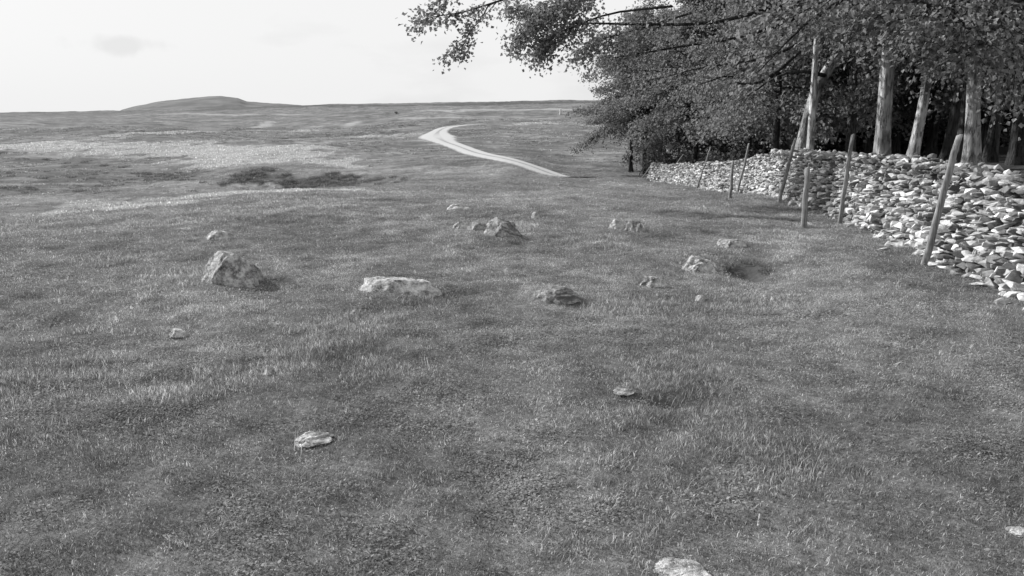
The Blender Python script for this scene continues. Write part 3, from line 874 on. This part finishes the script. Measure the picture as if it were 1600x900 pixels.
def copy_tree(src, loc, rz, sc, label, group):
    r = src.copy(); COL.objects.link(r)
    r.location = loc; r.rotation_euler = (0, 0, rz); r.scale = (sc, sc, sc)
    props(r, label, 'tree', group)
    for ch in src.children:
        c = ch.copy(); COL.objects.link(c); c.parent = r
    return r

def gz(x, y): return float(height(np.array([x]), np.array([y]))[0])
def base_at(px, Y):
    x = at(px, 250, Y)[0]
    return (x, Y, gz(x, Y))
def trunk_line(base, pix, Y0, dY=0.0):
    """trunk axis through image points (from low to high), relative to its base"""
    P = np.array([at(px, py, Y0 + dY * i) for i, (px, py) in enumerate(pix)]) - np.array(base)
    low = P[0] + (P[0] - P[1]) / (P[0, 2] - P[1, 2]) * (-0.4 - P[0, 2])
    return np.vstack([low, P])

# front row, each from its place in the photograph
Yp = 19.3
b1 = base_at(1265, Yp)
make_tree('tree', b1, 7.5, .09, (0, 0), 4.2, 3.0, 9, 9, 12, .075, 101, 'palebark', 'leaf', 'slim bright pale trunk standing highest over the wall, beside a leaning grey trunk',
          trunk_pts=trunk_line(b1, [(1266, 236), (1271, 150), (1277, 45)], Yp), flare=1.15, droop=.8, top_r=.15)
Yq = 20.8
b2 = base_at(1250, Yq)
P = lambda px, py, Y: at(px, py, Y + 2.6)
make_tree('tree', b2, 8.0, .165, (0, 0), 4.2, 4.2, 14, 11, 14, .075, 102, 'bark', 'leaf', 'grey trunk leaning right behind the slim bright pale trunk',
          trunk_pts=trunk_line(b2, [(1252, 236), (1276, 140), (1300, 100), (1340, 35)], Yq), flare=1.4,
          extra=[dict(pts=[P(1288, 118, 18.1), P(1260, 112, 17.2), P(1235, 113, 16.9), P(1205, 125, 16.8), P(1180, 142, 16.8), P(1150, 160, 17)], r=.055, twigs=5, t0=.75, leaf_n=8),
                 dict(pts=[P(1250, 80, 18), P(1190, 128, 17.5), P(1158, 132, 17), P(1140, 118, 16.8), P(1105, 128, 16.6), P(1060, 142, 16.5)], r=.045, twigs=8, t0=.55),
                 dict(pts=[P(1300, 0, 18), P(1240, 30, 17.5), P(1150, 60, 17), P(1080, 70, 16.5), P(1010, 82, 16), P(960, 90, 16)], r=.06, twigs=18, t0=.4),
                 dict(pts=[P(1290, -20, 18), P(1180, 20, 17), P(1090, 38, 16), P(1000, 38, 15.5), P(900, 36, 15), P(840, 45, 14.8)], r=.06, twigs=18, t0=.3),
                 dict(pts=[P(1260, 60, 18), P(1200, 90, 17.5), P(1150, 98, 17.3), P(1100, 105, 17.2), P(1040, 120, 17), P(990, 130, 17)], r=.04, twigs=14, t0=.4),
                 dict(pts=[P(1310, -80, 18), P(1150, -60, 16), P(1000, -45, 14.6), P(900, -30, 13.9), P(800, -5, 13.4), P(735, 16, 13.1), P(700, 26, 13)], r=.055, twigs=6, t0=.66, tw=.4, leaf_n=18, leaf=.066),
                 dict(pts=[P(790, -2, 13.4), P(764, 8, 13.2), P(752, 30, 13.1), P(735, 48, 13), P(722, 72, 13), P(700, 86, 13)], r=.016, twigs=8, t0=.4, tw=.3, leaf_n=19, leaf=.066),
                 dict(pts=[P(735, 16, 13.1), P(705, 22, 13.1), P(680, 26, 13.1), P(665, 30, 13.1), P(652, 34, 13.1)], r=.014, twigs=9, t0=.25, tw=.34, leaf_n=8),
                 dict(pts=[P(740, -40, 13.4), P(715, -15, 13.1), P(690, 0, 13.1), P(672, 8, 13.1)], r=.014, twigs=7, t0=.3, tw=.36, leaf_n=8),
                 dict(pts=[P(1100, -70, 15.5), P(960, -40, 14.8), P(890, -10, 14.5), P(840, 30, 14.3), P(810, 62, 14.3)], r=.035, twigs=30, t0=.35, tw=.6, leaf_n=19),
                 dict(pts=[P(1080, -60, 16), P(980, -20, 15.4), P(900, 5, 15), P(850, 18, 14.9), P(800, 12, 14.8)], r=.03, twigs=26, t0=.35, tw=.55, leaf_n=19),
                 dict(pts=[P(1080, 20, 16.4), P(1000, 45, 16), P(940, 62, 15.8), P(905, 80, 15.8)], r=.03, twigs=26, t0=.2, tw=.7, leaf_n=19),
                 dict(pts=[P(1050, 10, 15.5), P(960, 20, 15), P(900, 40, 14.8), P(860, 60, 14.8), P(845, 78, 14.8)], r=.03, twigs=24, t0=.35, tw=.55, leaf_n=19)])
b3 = base_at(1376, 14.6)
make_tree('tree', b3, 9, .135, (0, 0), 2.9, 3.9, 24, 13, 11, .09, 103, 'bark', 'leaf', 'thick pale grey upright trunk midway between the pale slim and the leaning ones',
          trunk_pts=trunk_line(b3, [(1378, 246), (1385, 130), (1392, 30)], 14.6), flare=1.45,
          extra=[dict(pts=[at(1391, 40, 14.6), at(1360, 20, 14), at(1320, 25, 13.7), at(1290, 40, 13.6)], r=.03, twigs=12, t0=.3, leaf_n=18, leaf=.066),
                 dict(pts=[at(1391, 10, 14.6), at(1410, 20, 13.9), at(1425, 35, 13.5), at(1422, 50, 13.3)], r=.03, twigs=12, t0=.3, leaf_n=18, leaf=.066)])
b4 = base_at(1424, 14.0)
make_tree('tree', b4, 9, .085, (0, 0), 2.6, 3.8, 24, 13, 11, .09, 104, 'bark', 'leaf', 'grey trunk leaning right, next right of the thick upright trunk',
          trunk_pts=trunk_line(b4, [(1426, 246), (1443, 160), (1456, 80), (1462, 20)], 14.0), flare=1.6,
          extra=[dict(pts=[at(1460, 20, 14), at(1490, 40, 13.5), at(1502, 60, 13.2), at(1500, 85, 13.1)], r=.03, twigs=14, t0=.25, leaf_n=19, leaf=.066),
                 dict(pts=[at(1460, 10, 14), at(1440, 10, 13.3), at(1420, 30, 12.9), at(1400, 30, 12.8)], r=.03, twigs=12, t0=.3, leaf_n=18, leaf=.066)])
b5 = base_at(1518, 11.8)
make_tree('tree', b5, 9, .098, (0, 0), 1.85, 3.8, 24, 13, 11, .09, 105, 'bark', 'leaf', 'grey trunk with widely flared roots behind the nearest tall stake',
          trunk_pts=trunk_line(b5, [(1519, 262), (1521, 180), (1523, 100), (1526, 20)], 11.8), flare=1.9,
          extra=[dict(pts=[at(1525, 10, 11.8), at(1490, 10, 11.2), at(1450, 15, 10.9), at(1425, 30, 10.8)], r=.03, twigs=14, t0=.25, leaf_n=19, leaf=.066),
                 dict(pts=[at(1525, 30, 11.8), at(1560, 40, 11.3), at(1580, 80, 11), at(1590, 130, 10.9)], r=.03, twigs=14, t0=.2, leaf_n=19, leaf=.066),
                 dict(pts=[at(1525, -20, 11.8), at(1545, -5, 11), at(1540, 40, 10.7), at(1525, 85, 10.6)], r=.03, twigs=14, t0=.25, leaf_n=19, leaf=.066)])
# source trees for the copies: a bare stemmed one, and two hung with foliage to the ground
bA = base_at(1478, 21)
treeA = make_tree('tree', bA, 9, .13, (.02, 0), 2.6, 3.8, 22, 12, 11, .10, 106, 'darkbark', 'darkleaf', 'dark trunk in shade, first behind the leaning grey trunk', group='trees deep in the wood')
bB = (7.6, 46.5, gz(7.6, 46.5))
treeB = make_tree('tree', bB, 8.5, .14, (0, .01), 2.3, 4.4, 46, 15, 14, .12, 107, 'darkbark', 'leaf', 'leafy tree hung low at the outer left corner of the wood', droop=1.0)
bC = (10.4, 31.5, gz(10.4, 31.5))
treeC = make_tree('tree', bC, 8.0, .13, (0, 0), 1.8, 3.2, 38, 13, 13, .12, 108, 'darkbark', 'leaf', 'leafy low tree behind the wall left of the farther short stake', droop=.6)

bD = (11.5, 38, gz(11.5, 38))
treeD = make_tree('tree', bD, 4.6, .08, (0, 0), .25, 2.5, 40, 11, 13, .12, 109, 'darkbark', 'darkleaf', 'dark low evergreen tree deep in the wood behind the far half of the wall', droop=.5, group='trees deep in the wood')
rgc = np.random.default_rng(77)
def cp(src, px, Y, sc, label, group, x=None):
    b = base_at(px, Y) if x is None else (x, Y, gz(x, Y))
    copy_tree(src, b, rgc.uniform(0, 6.28), sc, label, group)
W1, W2 = 'trees of the wood behind the wall', 'trees deep in the wood'
cp(treeB, 1030, 52.0, 1.0, 'leafy tree second in from the outer left corner of the wood', W1)
cp(treeB, 1085, 41.0, .95, 'leafy tree behind the far end of the wall, over two tiny stakes', W1)
cp(treeC, 0, 27.0, 1.0, 'leafy low tree behind the wall right above the two short stakes', W1, x=10.0)
cp(treeB, 0, 48.5, .85, 'leafy tree at the outermost left edge of the wood, just past the corner tree', W1, x=7.1)
cp(treeC, 1215, 24.5, .95, 'leafy low tree left of the slim bright pale trunk', W1)
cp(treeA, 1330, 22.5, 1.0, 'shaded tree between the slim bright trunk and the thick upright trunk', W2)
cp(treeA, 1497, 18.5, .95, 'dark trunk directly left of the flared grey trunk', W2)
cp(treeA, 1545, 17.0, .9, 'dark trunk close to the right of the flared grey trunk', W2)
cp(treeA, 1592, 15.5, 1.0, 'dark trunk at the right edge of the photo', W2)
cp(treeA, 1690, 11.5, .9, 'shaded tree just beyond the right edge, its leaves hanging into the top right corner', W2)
deep = 'dark crowded tree far back in the shade of the wood'
for px, Y, src in [(1130, 40, treeC), (1200, 34, treeC), (1270, 31, treeC), (1250, 42, treeB), (1340, 36, treeC), (1400, 29, treeA), (1420, 40, treeC), (1500, 33, treeC), (1180, 50, treeB), (1320, 50, treeB),
                   (1460, 47, treeC), (1100, 52, treeB), (1640, 34, treeC), (1660, 24, treeA), (1720, 16, treeA), (1400, 58, treeB), (1560, 50, treeC), (1240, 60, treeB), (1750, 45, treeB), (1360, 29, treeC), (1450, 27, treeC), (1520, 26, treeC), (1610, 24, treeC), (1300, 36, treeC), (1220, 29, treeC), (1480, 38, treeC), (1600, 42, treeC), (1150, 44, treeC), (1380, 48, treeC)] + [(px_, Y_, treeD) for px_, Y_ in ((1060, 56), (1110, 47), (1165, 40), (1205, 37), (1245, 34), (1290, 38), (1335, 33), (1385, 34), (1435, 31), (1480, 35), (1530, 30), (1580, 33), (1630, 29), (1130, 60), (1700, 30))]:
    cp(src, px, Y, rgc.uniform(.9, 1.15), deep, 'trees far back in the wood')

# small shrub at the tip of the wall and one on the far moor
def shrub(name, base, w, h, n, size, mat, label, seed, cat='shrub'):
    rg = np.random.default_rng(seed)
    r = empty(name, base); props(r, label, cat)
    g, l = Geo(), Leaves()
    for i in range(12):
        az = rg.uniform(0, 6.28); pts = limb_path((0, 0, -.03), az, rg.uniform(.7, 1.4), h * rg.uniform(.7, 1.1), .25, rg, 5)
        pts[:, :2] *= w / h
        g.add(*tube(pts, np.linspace(h * .02, h * .006, 5), 5, cap=False))
        for q in (2, 3, 4): l.spray(pts[q], pts[q] - pts[q - 1], n, h * .12, size, rg)
    g.obj('stems', M['darkbark'], r); l.obj('leaves', M[mat], r, rg)
shrub('shrub', (7.75, 45.2, gz(7.75, 45.2)), .6, 1.7, 26, .10, 'leaf', 'small grey shrub just behind the far tip of the stone wall', 5)
shrub('shrub', ground_px(619, 178), .7, 1.0, 9, .16, 'leaf', 'tiny dark bush alone on the far moor above the track bend', 6)
for px, py, lab, sd in ((876, 179, 'tiny pale upright stone on the far moor beside the wood', 61),):
    g0 = ground_px(px, py)
    dist = math.hypot(g0[0], g0[1])
    Vv, Fc = rock_mesh(sd, 2.2 / F_PX * dist, 1.8 / F_PX * dist, 9 / F_PX * dist, sub=3, rough=.1, flat=.45, cuts=3)
    o = mesh_np('standing_stone', Vv, Fc, M['pale']); o.location = g0; props(o, lab, 'standing stone')

# ------------------------------------------------------------------ grass
protos = bpy.data.collections.new('grass_tufts')
protos2 = bpy.data.collections.new('rough_tufts')
def tuft(coll, name, n, spread, h, w, mat, seed, dry=0.12):
    rg = np.random.default_rng(seed)
    V, Fq, T = [], [], []
    for i in range(n):
        a = rg.uniform(0, 6.28); r = spread * math.sqrt(rg.random())
        p = np.array([r * math.cos(a), r * math.sin(a), -0.01])
        hh = h * rg.uniform(0.45, 1.25); az = rg.uniform(0, 6.28); ln = rg.uniform(0.2, 1.0) * hh
        d = np.array([math.cos(az), math.sin(az), 0]); sd = np.array([-d[1], d[0], 0]) * w * rg.uniform(.6, 1.3)
        q = [p, p + d * ln * .3 + [0, 0, hh * .6], p + d * ln + [0, 0, hh]]
        b = len(V) * 5
        V.append([q[0] - sd, q[0] + sd, q[1] + sd * .8, q[1] - sd * .8, q[2]])
        Fq.append(([b, b + 1, b + 2, b + 3], [b + 3, b + 2, b + 4]))
        t = rg.uniform(0.6, 1.35)
        if rg.random() < dry: t = rg.uniform(1.8, 3.2)
        T += [t * .8, t * .8, t, t, t * 1.1]
    o = mesh_np(name, np.array(V).reshape(-1, 3), [np.array([f[0] for f in Fq]), np.array([f[1] for f in Fq])], mat, None, dict(tone=T), shade=False)
    COL.objects.unlink(o); coll.objects.link(o)
for i in range(4): tuft(protos, 'a_short_tuft', 60, .085, [.013, .017, .011, .020][i], .0013, M['blade'], 300 + i, [.05, .10, .04, .14][i])
for i in range(3): tuft(protos, 'b_taller_tuft', 44, .07, [.026, .032, .040][i], .0016, M['blade'], 310 + i, [.10, .18, .28][i])
for i in range(2): tuft(protos, 'c_straw', 26, .10, [.012, .02][i], .0015, M['blade'], 320 + i, .85)
def clover(name, n, spread, seed):
    rg = np.random.default_rng(seed); V, F_, T = [], [], []
    for i in range(n):
        a = rg.uniform(0, 6.28); r = spread * math.sqrt(rg.random()); c = np.array([r * math.cos(a), r * math.sin(a), rg.uniform(.006, .020)])
        sz = rg.uniform(.003, .0065); tl = rg.normal(0, .35, 2); b = len(V)
        for q in range(6):
            th = q * math.pi / 3; e = np.array([math.cos(th), math.sin(th)]) * sz * rg.uniform(.8, 1.15)
            V.append(c + [e[0], e[1], e @ tl])
        F_.append([b + q for q in range(6)]); T += [rg.uniform(.8, 1.7)] * 6
    o = mesh_np(name, np.array(V), np.array(F_), M['blade'], None, dict(tone=T), shade=False)
    COL.objects.unlink(o); protos.objects.link(o)
tuft(protos, 'z_stem', 5, .06, .12, .0016, M['blade'], 350, .9)
for i in range(2): clover('d_clover', 55, .11, 330 + i)
for i in range(5): tuft(protos2, 'rough_tuft', 50, .22, .17, .010, M['tussock'], 340 + i, .15)

def scatter(name, pts, rot, scl, coll, cat, label, pick=None):
    me = bpy.data.meshes.new(name)
    me.vertices.add(len(pts)); me.vertices.foreach_set('co', np.asarray(pts, np.float32).ravel())
    a = me.attributes.new('rot', 'FLOAT_VECTOR', 'POINT'); a.data.foreach_set('vector', np.asarray(rot, np.float32).ravel())
    a = me.attributes.new('scl', 'FLOAT_VECTOR', 'POINT'); a.data.foreach_set('vector', np.asarray(scl, np.float32).ravel())
    a = me.attributes.new('pick', 'INT', 'POINT'); a.data.foreach_set('value', (RNG.integers(0, len(coll.objects), len(pts)) if pick is None else pick).astype(np.int32))
    o = bpy.data.objects.new(name, me); COL.objects.link(o)
    ng = bpy.data.node_groups.new(name, 'GeometryNodeTree')
    ng.interface.new_socket('Geometry', in_out='INPUT', socket_type='NodeSocketGeometry')
    ng.interface.new_socket('Geometry', in_out='OUTPUT', socket_type='NodeSocketGeometry')
    n, l = ng.nodes, ng.links
    gi, go = n.new('NodeGroupInput'), n.new('NodeGroupOutput')
    ci_ = n.new('GeometryNodeCollectionInfo'); ci_.inputs['Collection'].default_value = coll
    ci_.inputs['Separate Children'].default_value = True; ci_.inputs['Reset Children'].default_value = True
    iop = n.new('GeometryNodeInstanceOnPoints'); iop.inputs['Pick Instance'].default_value = True
    def na(nm, ty):
        q_ = n.new('GeometryNodeInputNamedAttribute'); q_.data_type = ty; q_.inputs['Name'].default_value = nm; return q_.outputs['Attribute']
    e2r = n.new('FunctionNodeEulerToRotation')
    l.new(na('rot', 'FLOAT_VECTOR'), e2r.inputs[0]); l.new(e2r.outputs[0], iop.inputs['Rotation'])
    l.new(na('scl', 'FLOAT_VECTOR'), iop.inputs['Scale']); l.new(na('pick', 'INT'), iop.inputs['Instance Index'])
    l.new(gi.outputs[0], iop.inputs['Points']); l.new(ci_.outputs[0], iop.inputs['Instance']); l.new(iop.outputs[0], go.inputs[0])
    md = o.modifiers.new('scatter', 'NODES'); md.node_group = ng
    props(o, label, cat, kind='stuff')
    return o

def keep_clear(x, y):
    k = np.ones(x.shape, bool)
    for fx, fy, rx, ry in FOOT:
        k &= ((x - fx) / (rx * .96)) ** 2 + ((y - fy) / (ry * 1.0)) ** 2 > 1
    for hx_, hy_, rx, ry, dp in HOLLOWS:
        if dp > .05: k &= ((x - hx_) / (rx * .8)) ** 2 + ((y - hy_) / (ry * .8)) ** 2 > RNG.uniform(.3, 1.2, x.shape)
    o_, b_ = wall_offset(x, y)
    k &= (o_ < 0.02) | (b_ > 0)
    k &= track_dist(x, y) > 1.0
    return k

N = 330000
u = RNG.random(N)
r0_, r1_ = 1.9, 62.0
DENS = 1.45                                          # density falls as r^-1.45 past 6 m
ra = np.exp(RNG.uniform(math.log(r0_), math.log(r1_), N * 2))
acc = np.minimum(1.0, np.where(ra < 6, (ra / 6) ** 2, (ra / 6) ** (2 - DENS) / (r1_ / 6) ** (0.0)) / ((r1_ / 6) ** (2 - DENS)))
ra = ra[RNG.random(N * 2) < acc]
aa = RNG.uniform(-math.radians(43), math.radians(43), len(ra))
x, y = ra * np.sin(aa), ra * np.cos(aa)
pm, hm = turf_masks(x, y)
k = keep_clear(x, y) & (ra < 16 + 46 * RNG.random(len(ra)) ** 1.5) & (np.maximum(pm, hm) < RNG.uniform(.25, .8, len(ra)))
x, y, ra = x[k], y[k], ra[k]
tall = smooth(0.05, 0.55, fbm(x / 1.1, y / 1.1, 91, 3))
n2 = fbm(x / 0.45 + 7, y / 0.45, 97, 3); n3 = fbm(x / 0.8, y / 0.8 + 5, 98, 3); rr_ = RNG.random(len(x))
pick = RNG.integers(0, 4, len(x))
pick = np.where(rr_ < 0.05 + 0.45 * smooth(.15, .6, tall * .6 + n2 * .5), RNG.integers(4, 7, len(x)), pick)
pick = np.where((rr_ > 0.96) | (rr_ > 1 - .6 * smooth(.28, .5, n3)), RNG.integers(7, 9, len(x)), pick)
pick = np.where((rr_ > 0.93 - .20 * smooth(.05, .4, -n2)) & (rr_ < .94), RNG.integers(9, 11, len(x)), pick)
pick = np.where((RNG.random(len(x)) < .0008) & (ra < 9), 11, pick)
sc = (0.78 + 0.3 * tall) * RNG.uniform(.7, 1.3, len(x))
big = np.maximum(1, (ra / 6)) ** 0.62
scl = np.stack([big * RNG.uniform(.85, 1.2, len(x)), big * RNG.uniform(.85, 1.2, len(x)), sc * big ** 0.35], -1)
rot = np.stack([RNG.normal(0, .12, len(x)), RNG.normal(0, .12, len(x)), RNG.uniform(0, 6.28, len(x))], -1)
scatter('grass', np.stack([x, y, height(x, y)], -1), rot, scl, protos, 'grass', 'short grazed grass covering the near pasture', pick)
print('grass tufts', len(x))

N = 50000
ra = np.sqrt(RNG.uniform(24 ** 2, 170 ** 2, N)); aa = RNG.uniform(-math.radians(43), math.radians(30), N)
x, y = ra * np.sin(aa), ra * np.cos(aa)
o_, b_ = wall_offset(x, y)
k = (track_dist(x, y) > 1.5) & ((o_ < -0.4) | (y > 44)) & (fbm(x / 7, y / 11, 95, 3) + 0.35 * RNG.normal(size=N) >0.3)
x, y, ra = x[k], y[k], ra[k]
s = RNG.uniform(.35, 1.1, len(x)) * np.interp(ra, [24, 60, 170], [.6, 1.0, 1.5])
scatter('rough_grass', np.stack([x, y, height(x, y)], -1), np.stack([0 * x, 0 * x, RNG.uniform(0, 6.28, len(x))], -1), np.stack([s * 1.5, s * 1.5, s * .5], -1), protos2, 'grass', 'rough tussocky grass on the moor beyond the pasture')
print('tussocks', len(x))

# dark heather tufts over the mask, deepening painted shade on bank and in hollows
hproto = bpy.data.collections.new('heather_tufts')
kh = NT('heather'); M['heather'] = kh.leafy(kh.math('MULTIPLY', kh.attr('tone'), 0.165), 0.35)
for i in range(4): tuft(hproto, 'heather_tuft', 70, .20, .13, .009, M['heather'], 360 + i, .06)
N = 150000
ra = np.exp(RNG.uniform(math.log(6), math.log(130), N)); aa = RNG.uniform(-math.radians(40), math.radians(25), N)
x, y = ra * np.sin(aa), ra * np.cos(aa)
pm, hm = turf_masks(x, y)
k = (track_dist(x, y) > 1.5) & (wall_offset(x, y)[0] < -.4) & (hm > RNG.uniform(.40, 1.5, N)) & (pm < .4) & (RNG.random(N) < np.interp(ra, [6, 20, 60], [.15, .4, 1]))
x, y, ra = x[k], y[k], ra[k]
s = RNG.uniform(.5, 1.3, len(x)) * np.interp(ra, [6, 15, 40, 130], [.3, .6, 1.1, 1.8])
scatter('heather', np.stack([x, y, height(x, y)], -1), np.stack([0 * x, 0 * x, RNG.uniform(0, 6.28, len(x))], -1), np.stack([s, s, s * .8], -1), hproto, 'heather', 'dark low heather on the bank and in the moor hollows')
print('heather', len(x))
# bleached grass on the pale bands
dproto = bpy.data.collections.new('bleached_tufts')
kd = NT('bleached_grass'); M['dry'] = kd.leafy(kd.math('MULTIPLY', kd.attr('tone'), 0.50), 0.4)
for i in range(4): tuft(dproto, 'bleached_tuft', 60, .24, .075, .008, M['dry'], 370 + i, .02)
N = 160000
ra = np.exp(RNG.uniform(math.log(14), math.log(130), N)); aa = RNG.uniform(-math.radians(42), math.radians(22), N)
x, y = ra * np.sin(aa), ra * np.cos(aa)
pm, hm = turf_masks(x, y)
k = (track_dist(x, y) > 1.3) & (wall_offset(x, y)[0] < -.4) & (pm > RNG.uniform(.1, .9, N)) & (RNG.random(N) < np.interp(ra, [14, 60], [.3, 1]))
x, y, ra = x[k], y[k], ra[k]
s = RNG.uniform(.5, 1.3, len(x)) * np.interp(ra, [14, 40, 130], [.6, 1.1, 1.9])
scatter('bleached_grass', np.stack([x, y, height(x, y)], -1), np.stack([0 * x, 0 * x, RNG.uniform(0, 6.28, len(x))], -1), np.stack([s, s, s * .8], -1), dproto, 'grass', 'bleached pale grass in bands across the moor')
print('bleached', len(x))
